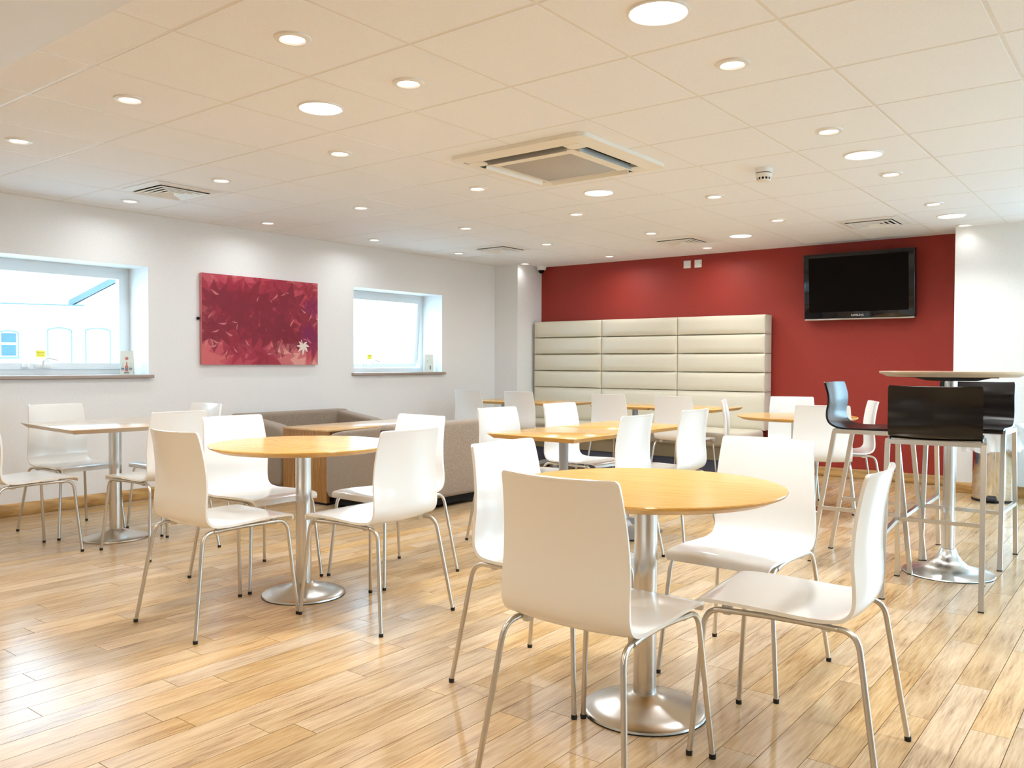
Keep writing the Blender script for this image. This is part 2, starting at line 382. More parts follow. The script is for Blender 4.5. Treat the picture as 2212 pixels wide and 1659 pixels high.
# ------------------------------------------------------------------ windows of the left wall
def ring_yz(mb, x0, x1, y0, y1, z0, z1, t):
    mb.box(x0, x1, y0, y0 + t, z0, z1).box(x0, x1, y1 - t, y1, z0, z1).box(x0, x1, y0 + t, y1 - t, z0, z0 + t).box(x0, x1, y0 + t, y1 - t, z1 - t, z1); return mb
def window_left(n, y0, y1, tilt):
    root = bpy.data.objects.new('window_%d' % n, None); COL.objects.link(root); struct(root); root.location = (-6.96, (y0 + y1) / 2, WZ0)
    cy = (y0 + y1) / 2; h = (y1 - y0) / 2; zh = WZ1 - WZ0
    ring_yz(MB(), -0.05, 0.0, -h, h, 0, zh, 0.045).obj('window_frame', upvc, root)
    a = math.radians(tilt); top = zh - 0.045
    sash = ring_yz(MB(), -0.045, 0.012, -h + 0.045, h - 0.045, -top + 0.045, 0.0, 0.048).obj('sash', upvc, root, (0, 0, top), (0, a, 0))
    MB().box(-0.022, -0.016, -h + 0.09, h - 0.09, -top + 0.09, -0.045).obj('pane', glass, sash)
    # handle
    hy = -0.03 if n == 1 else -0.1
    zb = -top + 0.07
    hb = MB().box(0.012, 0.03, hy - 0.06, hy + 0.06, zb - 0.012, zb + 0.012)
    hb.tube([(0.03, hy - 0.01, zb), (0.05, hy - 0.012, zb + 0.04), (0.055, hy + 0.02, zb + 0.065), (0.055, hy + 0.10, zb + 0.045)], [0.012, 0.012, 0.009, 0.006], 8)
    hb.obj('handle', plastic_white, sash, smooth=40)
    MB().lathe([(0.026, 0), (0.026, 0.02), (0.02, 0.035), (0.006, 0.042)], 16).obj('lock_knob', plastic_white, sash, (0.02, hy - 0.13, zb - 0.01), smooth=40)
    sy = hy - 0.0
    st = link('sticker', rbox_mesh('sticker', 0.002, 0.072, 0.056, 0.0009, 1), yellow_m, sash, (-0.012, sy - 0.005, zb + 0.095), label='yellow notice sticker on the pane')
    for q in range(3): MB().box(0.001, 0.0016, -0.026, 0.026, -0.016 + q * 0.013, -0.012 + q * 0.013).obj('printed_line', yellow_ink, st)
    # sill
    rbox('sill', -0.01, 0.35, -h - 0.03, h + 0.03, -0.028, 0.0, 0.004, sill_m, root, 2)
    return root
window_left(1, *WIN[0], 0); window_left(2, *WIN[1], 5.0)
# large windows of the right and front walls
def big_window(n, loc, rz, wd, z0, z1, bays):
    root = bpy.data.objects.new('window_%d' % n, None); COL.objects.link(root); struct(root); root.location = loc; root.rotation_euler = (0, 0, rz)
    mb = MB(); t = 0.06
    mb.box(-wd / 2, wd / 2, -0.03, 0.03, z0, z0 + t).box(-wd / 2, wd / 2, -0.03, 0.03, z1 - t, z1)
    mb.obj('window_frame', upvc, root)
    for k in range(bays + 1):
        x = -wd / 2 + t / 2 + k * (wd - t) / bays; MB().box(x - t / 2, x + t / 2, -0.03, 0.03, z0 + t, z1 - t).obj('mullion', upvc, root)
    for k in range(bays):
        x = -wd / 2 + t / 2 + k * (wd - t) / bays; MB().box(x + t / 2, x + (wd - t) / bays - t / 2, -0.004, 0.004, z0 + t, z1 - t).obj('pane', glass, root)
big_window(3, (XR + 0.08, 5.0, 0), PI / 2, 2.4, 0.1, 2.2, 2)
big_window(4, (0.6, YW + 0.08, 0), 0, 2.5, 0.1, 2.2, 2)

# ------------------------------------------------------------------ outside
struct(MB().box(-110, 60, -60, 110, -3.8, -3.6).obj('ground', ground_m))
fac = thing('stone_house', 'pale stone house with arched windows and gabled roof outside the large left window', 'house', (-0.91643 * 45, 0.40019 * 45, 0), math.radians(66.41))
poly = [(-12, -3.6), (10, -3.6), (10, 3.75), (5.2, 6.55), (0.66, 3.75), (-12, 3.75)]
MB().prism(poly, 'y', 0, 6).obj('wall', facade_m, fac)
MB().box(-12, 1.26, -0.35, 0.0, 3.50, 3.62).box(-12, 1.26, -0.55, 0.0, 3.62, 3.74).obj('cornice', facade_m, fac)
MB().box(-12, 1.2, -0.6, 0.02, 3.74, 3.80).obj('gutter', slate_m, fac)
MB().box(-12, 1.1, -0.08, 0.0, 3.06, 3.14).obj('string_course', facade_m, fac)
for q in range(26):
    x = -11.8 + q * 0.5; MB().box(x, x + 0.14, -0.3, 0.0, 3.36, 3.50).obj('bracket', facade_m, fac)
for sgn, pa, pb in ((1, (0.55, 3.72), (5.2, 6.6)), (-1, (5.2, 6.6), (10.1, 3.72))):
    MB().prism([pa, pb, (pb[0], pb[1] + 0.34), (pa[0], pa[1] + 0.30)], 'y', -0.5, 6).obj('roof_edge', slate_m, fac)
def house_window(xa, xb, zb, zs, rise, pm):
    wv_ = xb - xa; n = 8; c = (xa + xb) / 2
    arch = [(xa + wv_ * i / n, zs + rise * math.sin(PI * i / n)) for i in range(n + 1)]
    o = MB().prism([(xa - 0.05, zs - 0.05)] + [(c + (x - c) * 1.08, z + 0.06) for x, z in arch] + [(xb + 0.05, zs - 0.05)] + list(reversed(arch)), 'y', -0.10, 0.0).obj('window', shadow_line_m, fac)
    MB().box(xa - 0.06, xa, -0.06, 0, zb, zs).box(xb, xb + 0.06, -0.06, 0, zb, zs).box(xa - 0.1, xb + 0.1, -0.12, 0, zb - 0.1, zb).obj('surround', shadow_line_m, o)
    mid = (zb + zs) / 2 + 0.05
    MB().box(xa + 0.06, xb - 0.06, -0.03, -0.005, mid + 0.05, zs - 0.02).obj('pane', pm, o)
    MB().box(xa + 0.06, xb - 0.06, -0.03, -0.005, zb + 0.05, mid - 0.05).obj('pane', pm, o)
    MB().box(xa + 0.06, xb - 0.06, -0.05, -0.03, mid - 0.05, mid + 0.05).obj('glazing_bar', blind_m, o)
house_window(-2.25, -1.55, 1.35, 2.45, 0.07, pane_blue)
house_window(-0.30, 0.63, 0.25, 2.60, 0.10, blind_m)
house_window(1.29, 2.28, 0.25, 2.62, 0.10, blind_m)
house_window(-4.2, -3.4, 1.2, 2.45, 0.08, pane_blue)
ann = thing('pale_annex', 'pale rendered annex with narrow pilasters outside the small left window', 'building', (-43.5, 41.3, 0), math.radians(46.5))
MB().box(-9, 9, 0, 5, -3.6, 3.0).obj('wall', facade_m, ann)
for x in (-2.9, 2.1): MB().box(x, x + 0.7, -0.25, 0, -3.6, 3.1).obj('pilaster', facade_m, ann)
MB().box(-9.1, 9.1, -0.4, 0.1, 3.0, 3.25).obj('parapet', facade_m, ann)
MB().tube([(2.0, -0.1, -3.6), (2.0, -0.1, 3.0)], 0.06, 8).obj('drainpipe', slate_m, ann)

# ------------------------------------------------------------------ white shell chairs
def shell_mesh(name, prof, nlat, thick, curve, dish):
    """prof rows: y, z, half width, plan curve (edges forward), dish (edges up)"""
    P = catmull(prof, 3); n = len(P); grid = np.zeros((n, nlat + 1, 3))
    for i, (y, z, hw, cv, ds) in enumerate(P):
        for j in range(nlat + 1):
            t = -1 + 2 * j / nlat; grid[i, j] = (hw * t, y + cv * t * t, z + ds * t * t)
    du = np.gradient(grid, axis=0); dv = np.gradient(grid, axis=1); nr = np.cross(du, dv); nr /= np.linalg.norm(nr, axis=2, keepdims=True) + 1e-9
    if nr[8, nlat // 2, 2] < 0: nr = -nr
    low = grid - nr * thick
    idx = lambda i, j: i * (nlat + 1) + j
    N = n * (nlat + 1); vs = [tuple(p) for p in grid.reshape(-1, 3)] + [tuple(p) for p in low.reshape(-1, 3)]; fs = []
    for i in range(n - 1):
        for j in range(nlat):
            q = (idx(i, j), idx(i, j + 1), idx(i + 1, j + 1), idx(i + 1, j)); fs.append(q); fs.append(tuple(N + k for k in reversed(q)))
    rim = [idx(0, j) for j in range(nlat + 1)] + [idx(i, nlat) for i in range(1, n)] + [idx(n - 1, j) for j in range(nlat - 1, -1, -1)] + [idx(i, 0) for i in range(n - 2, 0, -1)]
    for a, b_ in zip(rim, rim[1:] + rim[:1]): fs.append((a, N + a, N + b_, b_))
    return MB().add(vs, fs).mesh(name, 50)
chair_prof = [(.263, .424, .186, 0, 0), (.260, .438, .191, 0, 0), (.247, .452, .195, 0, 0), (.20, .4575, .197, 0, 0), (.10, .455, .199, 0, .002), (0, .449, .200, 0, .004),
              (-.08, .4445, .200, .002, .006), (-.13, .4455, .200, .006, .008), (-.165, .454, .200, .011, .007), (-.188, .474, .200, .016, .005), (-.199, .503, .200, .02, .003),
              (-.200, .55, .199, .022, 0), (-.197, .61, .197, .024, 0), (-.200, .68, .193, .025, 0), (-.208, .74, .189, .026, 0), (-.220, .80, .184, .027, 0), (-.229, .835, .181, .027, 0),
              (-.2315, .842, .178, .027, 0), (-.2325, .846, .171, .026, 0)]
def make_chair():
    root = thing('white_chair', '', 'chair')
    me = shell_mesh('shell', chair_prof, 12, 0.0105, 0, 0); link('shell', me, shell_white, root)
    for s in (-1, 1):
        rear, front = Vector((s * .186, -.192, .4285)), Vector((s * .187, .224, .4285))
        for foot, cor, oth in ((Vector((s * .233, -.2575, 0)), rear, front), (Vector((s * .221, .2575, 0)), front, rear)):
            d = (foot - cor).normalized(); e = (oth + Vector((-s * .028, 0, 0)) - cor).normalized()
            path = [foot + Vector((0, 0, .006)) - d * 0.0] + bez(cor + d * .05, cor, cor + e * .05, 7)
            leg = MB().tube(path, .0083, 12).obj('leg', tube_steel, root, smooth=40)
            MB().lathe([(.0096, 0), (.0100, .014)], 12, (foot.x, foot.y, 0)).obj('foot_cap', black_rubber, leg, smooth=40)
        rail = MB().tube(bez(rear + (front - rear) * .115, (rear + front) / 2 + Vector((-s * .030, 0, 0)), front + (rear - front) * .115, 6), .0083, 12).obj('side_rail', tube_steel, root, smooth=40)
        for yy in (-.11, .165):
            rbox('spacer', s * .170 - .012, s * .170 + .012, yy - .014, yy + .014, .414, .447, .004, clear_plastic, rail, 1)
    return root
chair0 = make_chair(); used = [False]
def chair(x, y, deg, label, group):
    o = copy_tree(chair0) if used[0] else chair0
    used[0] = True
    o.location = (x, y, 0); o.rotation_euler = (0, 0, math.radians(deg - 90)); tag(o, label, 'chair', group); return o
g = 'white chairs round the front table'
chair(-1.232, 1.985, 90, 'white shell chair nearest the viewer with its back turned, at the front round table', g)
chair(-1.730, 2.440, 0, 'white shell chair left of the front round table, half hidden by the nearest chair', g)
chair(-1.233, 3.003, -90, 'white shell chair facing the viewer across the front round table', g)
chair(-0.835, 2.463, 184.5, 'white shell chair seen side-on at the right of the front round table', g)
g = 'white chairs round the table by the sofas'
chair(-3.297, 2.123, 90, 'white shell chair with shaded tan back, front left of the round table by the sofas', g)
chair(-3.778, 2.658, 0, 'white shell chair in front of the striped wooden table, left of the round table', g)
chair(-3.270, 3.160, -92, 'white shell chair in front of the near sofa, behind the round table', g)
chair(-2.813, 2.613, 182.5, 'white shell chair with back turned, right of the round table by the sofas', g)
g = 'white chairs round the left square table'
chair(-5.300, 2.095, 94, 'white shell chair cut off by the left edge, in front of the square table', g)
chair(-5.800, 2.630, 3, 'white shell chair between the square table and the large window wall', g)
chair(-4.804, 2.693, 184, 'white shell chair with its back turned, right of the left square table', g)
chair(-5.356, 3.150, -90, 'white shell chair behind the square table, only bluish back top showing beneath the picture', g)
g = 'white chairs round the middle rectangular tables'
chair(-3.250, 4.270, -4, 'white shell chair left of the nearer middle rectangular table, beside the sofa back', g)
chair(-3.280, 5.030, -4, 'white shell chair left of the farther middle rectangular table', g)
chair(-2.567, 4.185, 181, 'white shell chair with back turned, right of the nearer middle rectangular table', g)
chair(-2.575, 4.950, 179, 'white shell chair with back turned, right of the farther middle rectangular table', g)
g = 'white chairs facing the banquette'
chair(-5.92, 7.03, 90, 'white shell chair facing the banquette, leftmost of the row, beside the corner column', g)
chair(-5.235, 7.03, 90, 'white shell chair facing the banquette, second from the left of the row', g)
chair(-4.165, 7.03, 90, 'white shell chair facing the banquette, third from the left of the row', g)
chair(-3.485, 7.03, 90, 'white shell chair facing the banquette, rightmost of the row', g)
g = 'white chairs round the far table'
chair(-2.650, 6.545, 20, 'white shell chair seen edge-on at the left of the far round table', g)
chair(-2.560, 7.240, -70.5, 'white shell chair facing the viewer behind the far round table, before the red wall', g)
chair(-1.974, 6.225, 107, 'white shell chair, back turned, between the far round table and black stool', g)
chair(-2.010, 6.885, 206, 'white shell chair with narrow bluish back at the right of the far round table', g)

# ------------------------------------------------------------------ tables
def round_table(x, y, z, r, label, group=None, top=top_wood, edge=edge_wood, rot=0.0):
    t = thing('round_table', label, 'table', (x, y, 0), rot, group)
    link('tabletop', MB().lathe([(r - .001, z - .0045), (r, z - .003), (r - .0015, z)], 72, cap0=True).mesh('tabletop', 30), top, t)
    MB().lathe([(r - .042, z - .027), (r - .004, z - .010), (r - .001, z - .0046)], 72, cap1=False).obj('edge_band', edge, t, smooth=30)
    MB().box(-.13, .13, -.13, .13, z - .033, z - .027).obj('mounting_plate', black_plate, t)
    MB().lathe([(.0375, .058), (.0375, z - .033)], 40).obj('pole', brushed, t, smooth=40)
    MB().lathe([(.198, 0), (.200, .004), (.198, .010), (.190, .014), (.150, .024), (.095, .040), (.048, .058), (.044, .061), (.0375, .062)], 56).obj('base', brushed, t, smooth=40)
    MB().lathe([(.201, -.0), (.201, .003)], 56).obj('base_ring', black_rubber, t)
    return t
round_table(-1.330, 2.420, .741, .441, 'round beech pedestal table nearest the viewer', rot=math.radians(12))
round_table(-3.320, 2.605, .740, .441, 'round beech pedestal table in front of the sofas', rot=math.radians(6))
round_table(-2.280, 6.550, .730, .45, 'round beech pedestal table far back by the red wall', rot=math.radians(20))
def slab(name, sx, sy, z, top, edge, t):
    hx, hy = sx / 2, sy / 2; b_ = .028
    rbox('tabletop', -hx, hx, -hy, hy, z - .005, z, .0018, top, t, 2)
    MB().add([(-hx + .002, -hy + .002, z - .005), (hx - .002, -hy + .002, z - .005), (hx - .002, hy - .002, z - .005), (-hx + .002, hy - .002, z - .005),
              (-hx + b_, -hy + b_, z - .028), (hx - b_, -hy + b_, z - .028), (hx - b_, hy - b_, z - .028), (-hx + b_, hy - b_, z - .028)],
             [(0, 1, 2, 3), (7, 6, 5, 4), (0, 4, 5, 1), (1, 5, 6, 2), (2, 6, 7, 3), (3, 7, 4, 0)]).obj('edge_band', edge, t)
t = thing('square_table', 'pale square pedestal table glinting below the large left window', 'table', (-5.335, 2.690, 0), math.radians(-4.6))
slab('tabletop', .85, .83, .741, pale_top, pale_edge, t)
MB().box(-.13, .13, -.13, .13, .707, .713).obj('mounting_plate', black_plate, t)
MB().lathe([(.0375, .058), (.0375, .708)], 40).obj('pole', brushed, t, smooth=40)
MB().lathe([(.198, 0), (.200, .004), (.198, .010), (.190, .014), (.150, .024), (.095, .040), (.048, .058), (.044, .061), (.0375, .062)], 56).obj('base', brushed, t, smooth=40)
def star_table(x, y, sx, sy, z, label, group, rot=0.0):
    t = thing('rectangular_table', label, 'table', (x, y, 0), rot, group)
    slab('tabletop', sx, sy, z, top_wood, edge_wood, t)
    MB().box(-.12, .12, -.12, .12, z - .034, z - .028).obj('mounting_plate', black_plate, t)
    MB().lathe([(.0285, .09), (.0285, z - .034)], 28).obj('pole', grey_pole, t, smooth=40)
    MB().lathe([(.036, .055), (.036, .10), (.030, .115)], 28).obj('hub', grey_pole, t, smooth=40)
    for k in range(4):
        a = PI / 4 + k * PI / 2
        ft = MB().prism([(.02, .105), (.10, .098), (.18, .072), (.25, .032), (.27, .016), (.27, .010), (.235, .010), (.17, .040), (.10, .060), (.02, .062)], 'y', -.026, .026)
        f_ = ft.obj('foot', grey_pole, t, rot=(0, 0, a), smooth=30)
        MB().box(.232, .262, -.018, .018, 0, .011).obj('glide', black_rubber, f_)
    return t
g = 'middle rectangular tables pushed together'
star_table(-2.860, 4.180, .622, .698, .72, 'beech rectangular table behind the front round table, nearer of the middle pair', g)
star_table(-2.860, 4.882, .622, .698, .72, 'beech rectangular table, farther of the middle pair', g)
g = 'tables along the banquette'
star_table(-5.87, 7.385, .655, .66, .72, 'wood table along the banquette, leftmost, by the corner column', g)
star_table(-5.21, 7.385, .655, .66, .72, 'wood table along the banquette, second from the left', g)
star_table(-4.19, 7.385, .655, .66, .72, 'wood table along the banquette, third from the left', g)
star_table(-3.53, 7.385, .655, .66, .72, 'wood table along the banquette, rightmost', g)
# bar table
t = thing('bar_table', 'tall pale round bar table among the black stools', 'table', (-0.921, 5.055, 0))
link('tabletop', MB().lathe([(.359, 1.0945), (.360, 1.096), (.3585, 1.099)], 72).mesh('tabletop', 30), pale_top, t)
MB().lathe([(.318, 1.070), (.357, 1.088), (.359, 1.0944)], 72, cap1=False).obj('edge_band', pale_edge, t, smooth=30)
MB().box(-.165, .165, -.165, .165, 1.064, 1.070).obj('mounting_plate', black_plate, t, rot=(0, 0, math.radians(38)))
MB().add([(-.14, -.14, 1.064), (.14, -.14, 1.064), (.14, .14, 1.064), (-.14, .14, 1.064), (-.09, -.09, 1.048), (.09, -.09, 1.048), (.09, .09, 1.048), (-.09, .09, 1.048)],
         [(0, 1, 2, 3), (7, 6, 5, 4), (0, 4, 5, 1), (1, 5, 6, 2), (2, 6, 7, 3), (3, 7, 4, 0)]).obj('mounting_bracket', black_plate, t, rot=(0, 0, math.radians(38)))
MB().lathe([(.031, .135), (.031, 1.05)], 40).obj('pole', brushed, t, smooth=40)
MB().lathe([(.227, 0), (.229, .004), (.226, .009), (.195, .015), (.145, .026), (.10, .046), (.068, .074), (.048, .105), (.0385, .135), (.032, .139)], 56).obj('base', brushed, t, smooth=40)
MB().lathe([(.230, 0), (.230, .003)], 56).obj('base_ring', black_rubber, t)

# ------------------------------------------------------------------ black bar stools
stool_prof = [(.222, .752, .196, 0, 0), (.220, .766, .199, 0, 0), (.208, .778, .200, 0, 0), (.16, .782, .201, 0, 0), (.05, .778, .202, 0, .001), (-.05, .775, .202, 0, .002), (-.11, .777, .202, .002, .003),
              (-.15, .787, .202, .006, .003), (-.180, .806, .202, .011, .002), (-.196, .834, .202, .016, 0), (-.199, .87, .202, .019, 0), (-.194, .91, .202, .021, 0), (-.195, .95, .202, .022, 0),
              (-.203, .99, .202, .022, 0), (-.213, 1.022, .201, .022, 0), (-.2155, 1.029, .199, .022, 0), (-.2165, 1.032, .193, .022, 0)]
def make_stool():
    root = thing('bar_stool', '', 'stool')
    link('shell', shell_mesh('shell', stool_prof, 12, .011, 0, 0), shell_black, root)
    r = .0115
    tops = {(-1, -1): (-.208, -.14), (1, -1): (.208, -.14), (-1, 1): (-.196, .185), (1, 1): (.196, .185)}
    feet = {(-1, -1): (-.21, -.265), (1, -1): (.21, -.265), (-1, 1): (-.20, .262), (1, 1): (.20, .262)}
    P = {}
    for k in tops:
        a, c = Vector((*feet[k], 0)), Vector((*tops[k], .757)); P[k] = (a, c)
        leg = MB().tube([a + Vector((0, 0, .004)), c], r, square=True).obj('leg', tube_steel, root)
        MB().box(a.x - .013, a.x + .013, a.y - .013, a.y + .013, 0, .006).obj('foot_cap', black_rubber, leg)
    at = lambda k, z: P[k][0] + (P[k][1] - P[k][0]) * (z / .757)
    fr = MB()
    for a, c in (((-1, -1), (1, -1)), ((-1, 1), (1, 1)), ((-1, -1), (-1, 1)), ((1, -1), (1, 1))): fr.tube([at(a, .757), at(c, .757)], r, square=True)
    fr.obj('seat_frame', tube_steel, root)
    for a, c in (((-1, 1), (1, 1)), ((-1, -1), (-1, 1)), ((1, -1), (1, 1))):
        MB().tube([at(a, .315), at(c, .315)], .010, square=True).obj('footrest', tube_steel, root)
    return root
st0 = make_stool(); g = 'black stools at the bar table'
for k, (x, y, dg, lb) in enumerate([(-1.345, 5.085, 2, 'black bar stool left of the tall table, its backrest shining blue'),
                                    (-0.893, 4.578, 97, 'black bar stool nearest the viewer, its dark back turned'),
                                    (-0.906, 5.545, -90, 'black bar stool behind the tall table, facing the viewer')]):
    o = st0 if k == 0 else copy_tree(st0)
    o.location = (x, y, 0); o.rotation_euler = (0, 0, math.radians(dg - 90)); tag(o, lb, 'stool', g)

# ------------------------------------------------------------------ banquette
def pillow(name, w_, h_, d_, parent, loc, material, nx=18, nz=8, bulge=0.035):
    vs, fs = [], []
    for j in range(nz + 1):
        for i in range(nx + 1):
            u, v = -1 + 2 * i / nx, -1 + 2 * j / nz
            us, vv = math.sin(u * PI / 2), math.sin(v * PI / 2)
            e = ((1 - abs(us) ** 8) * (1 - abs(vv) ** 5)) ** 0.5 if abs(us) < 1 and abs(vv) < 1 else 0
            vs.append((us * w_ / 2, -d_ - bulge * (e - 1) * -1 if False else -(d_ - bulge) - bulge * e, vv * h_ / 2))
    n = (nx + 1) * (nz + 1)
    for j in range(nz):
        for i in range(nx): a = j * (nx + 1) + i; fs.append((a, a + 1, a + nx + 2, a + nx + 1))
    rim = [i for i in range(nx + 1)] + [j * (nx + 1) + nx for j in range(1, nz + 1)] + [nz * (nx + 1) + i for i in range(nx - 1, -1, -1)] + [j * (nx + 1) for j in range(nz - 1, 0, -1)]
    back = len(vs); vs += [(vs[r][0], 0, vs[r][2]) for r in rim]
    m_ = len(rim)
    for q in range(m_): fs.append((rim[q], back + q, back + (q + 1) % m_, rim[(q + 1) % m_]))
    fs.append(tuple(back + q for q in range(m_)))
    return link(name, MB().add(vs, fs).mesh(name, 40), material, parent, loc)
bq = thing('banquette', 'tall cream leather banquette with padded horizontal cushions against the red wall', 'banquette', (-4.77, 8.65, 0))
BX = [-6.25, -5.265, -4.28, -3.28]; RZ = [1.652, 1.450, 1.247, 1.045, .843, .44]
for i in range(3):
    x0, x1 = BX[i] + 4.77, BX[i + 1] + 4.77
    for j in range(5):
        z1, z0 = RZ[j], RZ[j + 1]
        pillow('back_cushion', x1 - x0 - .006, z1 - z0 - .005, .205, bq, ((x0 + x1) / 2, 0.0, (z0 + z1) / 2), leather, bulge=.03)
    rbox('seat_cushion', x0 + .002, x1 - .002, -.985, -.17, .325, .455, .04, leather, bq, 4)
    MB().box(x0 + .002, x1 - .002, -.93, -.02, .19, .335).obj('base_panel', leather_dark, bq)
MB().box(BX[0] + 4.77, BX[3] + 4.77, -.90, -.02, 0, .19).obj('plinth', plinth_m, bq)

# ------------------------------------------------------------------ sofas and the wooden table between them
def make_sofa(label, loc, rz, L=1.26, D=.76):
    """local: back at -y, seat toward +y; x along the length"""
    s = thing('sofa', label, 'sofa', loc, rz, 'taupe sofas either side of the wooden table')
    hl = L / 2
    rbox('backrest', -hl, hl, -D / 2, -D / 2 + .17, .085, .675, .035, sofa_m, s, 4)
    for sg in (-1, 1):
        prof = [(-D / 2 + .02, .085), (D / 2 - .03, .085), (D / 2, .13), (D / 2, .50), (D / 2 - .02, .555), (D / 2 - .07, .583), (D / 2 - .16, .605), (-D / 2 + .25, .648), (-D / 2 + .10, .670), (-D / 2 + .02, .668)]
        bm = bmesh.new(); a0, a1 = (hl - .15, hl) if sg > 0 else (-hl, -hl + .15)
        v0 = [bm.verts.new((a0, p[0], p[1])) for p in prof]; v1 = [bm.verts.new((a1, p[0], p[1])) for p in prof]; n = len(prof)
        bm.faces.new(v0); bm.faces.new(list(reversed(v1)))
        for i in range(n): bm.faces.new((v0[i], v1[i], v1[(i + 1) % n], v0[(i + 1) % n]))
        bmesh.ops.recalc_face_normals(bm, faces=bm.faces)
        ed = [e for e in bm.edges if abs(e.verts[0].co.x - e.verts[1].co.x) < 1e-6]
        bmesh.ops.bevel(bm, geom=ed, offset=.028, segments=3, profile=.5, affect='EDGES', clamp_overlap=True)
        me = bpy.data.meshes.new('armrest'); bm.to_mesh(me); bm.free(); link('armrest', finish(me, 50), sofa_m, s)
    rbox('seat_base', -hl + .14, hl - .14, -D / 2 + .1, D / 2 - .02, .10, .27, .02, sofa_m, s, 2)
    rbox('seat_cushion', -hl + .155, hl - .155, -D / 2 + .16, D / 2 - .005, .272, .42, .045, sofa_m, s, 4)
    for x in (-hl + .09, hl - .09):
        for y in (-D / 2 + .08, D / 2 - .08): MB().box(x - .03, x + .03, y - .03, y + .03, 0, .087).obj('leg', black_plate, s)
    MB().box(-hl + .05, hl - .05, -D / 2 + .05, D / 2 - .05, .03, .09).obj('underframe', dark, s)
    return s
make_sofa('taupe fabric sofa standing against the window wall', (-6.235, 5.0, 0), -PI / 2)
make_sofa('taupe fabric sofa with its back to the room, nearer the viewer', (-4.785, 4.89, 0), PI / 2)
wt = thing('wooden_table', 'long striped-veneer wooden table between the two taupe sofas', 'table', (-5.50, 5.0, 0))
MB().box(-.275, .275, -.675, -.645, .02, .585).obj('end_panel', zebra, wt)
MB().box(-.275, .275, .645, .675, .02, .585).obj('end_panel', zebra, wt)
MB().box(-.245, .245, -.645, .645, .30, .585).obj('apron', zebra, wt)
rbox('tabletop', -.278, .278, -.678, .678, .585, .602, .0015, zebra_top, wt, 1)
MB().box(-.26, .26, -.665, .665, 0, .02).obj('plinth', dark, wt)

# ------------------------------------------------------------------ pedal bin
bn = thing('pedal_bin', 'polished steel pedal bin with a white liner against the end wall', 'bin', (-1.12, 8.02, 0))
MB().lathe([(.165, .018), (.168, .03), (.168, .56), (.165, .60), (.16, .60), (.155, .55)], 48, cap1=False).obj('body', chrome, bn, smooth=40)
MB().lathe([(.170, 0), (.171, .018), (.166, .02)], 48).obj('base_ring', black_rubber, bn, smooth=40)
rbox('pedal', -.045, .045, -.215, -.15, .015, .045, .01, black_rubber, bn, 2)
vs, fs = [], []; SEG, RG = 64, 14
for i in range(RG):
    tt = i / (RG - 1)
    for k in range(SEG):
        a = 2 * PI * k / SEG
        rr = .150 + .075 * math.sin(min(1, tt * 1.35) * PI * .62) ; z = .585 + .085 * math.sin(tt * PI) - .23 * max(0, tt - .35)
        wob = .014 * math.sin(a * 7 + tt * 5) + .010 * math.sin(a * 13 - tt * 9) + .008 * math.sin(a * 23 + tt * 17)
        vs.append(((rr + wob * (0.3 + tt)) * math.cos(a), (rr + wob * (0.3 + tt)) * math.sin(a), z + .012 * math.sin(a * 5 + 1) * tt + .010 * math.sin(a * 11) * tt - .03 * tt * math.cos(a + 2.6)))
for i in range(RG - 1):
    for k in range(SEG): fs.append((i * SEG + k, i * SEG + (k + 1) % SEG, (i + 1) * SEG + (k + 1) % SEG, (i + 1) * SEG + k))
MB().add(vs, fs).obj('liner', bag_m, bn, smooth=60)

# ------------------------------------------------------------------ television
tv = thing('television', 'flat black television hung high on the red wall', 'television', (-2.39, 8.555, 1.91), 0)
tv.rotation_euler = (math.radians(5), 0, 0)
rbox('casing', -.52, .52, -.03, .055, -.325, .325, .012, bezel_m, tv, 3)
MB().box(-.465, .465, -.0325, -.029, -.255, .285).obj('screen', screen_m, tv)
rbox('speaker_strip', -.515, .515, -.036, .03, -.336, -.320, .006, silver_m, tv, 2)
MB().lathe([(.05, 0), (.05, .08)], 12).obj('wall_bracket', black_plate, tv, (0, .113, 0), (PI / 2, 0, 0))
cu = bpy.data.curves.new('logo', 'FONT'); cu.body = 'SAMSUNG'; cu.size = .026; cu.align_x = 'CENTER'; cu.extrude = .0004
tmp = bpy.data.objects.new('tmp_text', cu); COL.objects.link(tmp); bpy.context.view_layer.update()
lme = bpy.data.meshes.new_from_object(tmp.evaluated_get(bpy.context.evaluated_depsgraph_get())); bpy.data.objects.remove(tmp)
lme.materials.clear(); lme.materials.append(logo_m); link('logo', lme, None, tv, (0, -.0335, -.300), (PI / 2, 0, 0))

# ------------------------------------------------------------------ wall and ceiling fittings
for k, xx in enumerate((-4.270, -4.137)):
    t = thing('switch_plate', ['white blank switch plate high on the red wall, left of the pair', 'white switch plate high on the red wall, right of the pair'][k], 'switch', (xx, YR, 2.25), 0, 'plates on the red wall')
    rbox('plate', -.043, .043, -.01, 0, -.043, .043, .003, plastic_white, t, 2)
    for sx in (-.03, .03): MB().lathe([(.004, 0), (.004, .002)], 10).obj('screw', grey_pole, t, (sx, -.0115, 0), (-PI / 2, 0, 0))
t = thing('dome_camera', 'small white dome camera under the ceiling beside the red wall', 'camera', (-6.215, 8.57, CZ))
MB().lathe([(.062, 0), (.062, -.012), (.055, -.045), (.040, -.052)], 28).obj('housing', plastic_white, t, smooth=40)
MB().lathe([(.038, -.05), (.036, -.065), (.026, -.082), (.010, -.090), (.002, -.091)], 24).obj('lens_dome', screen_m, t, smooth=60)
t = thing('smoke_detector', 'cream smoke detector on the ceiling right of the air conditioner', 'smoke detector', (-2.005, 5.12, CZ))
MB().lathe([(.052, 0), (.052, -.022), (.050, -.026)], 32).obj('mounting_base', plastic_white, t, smooth=40)
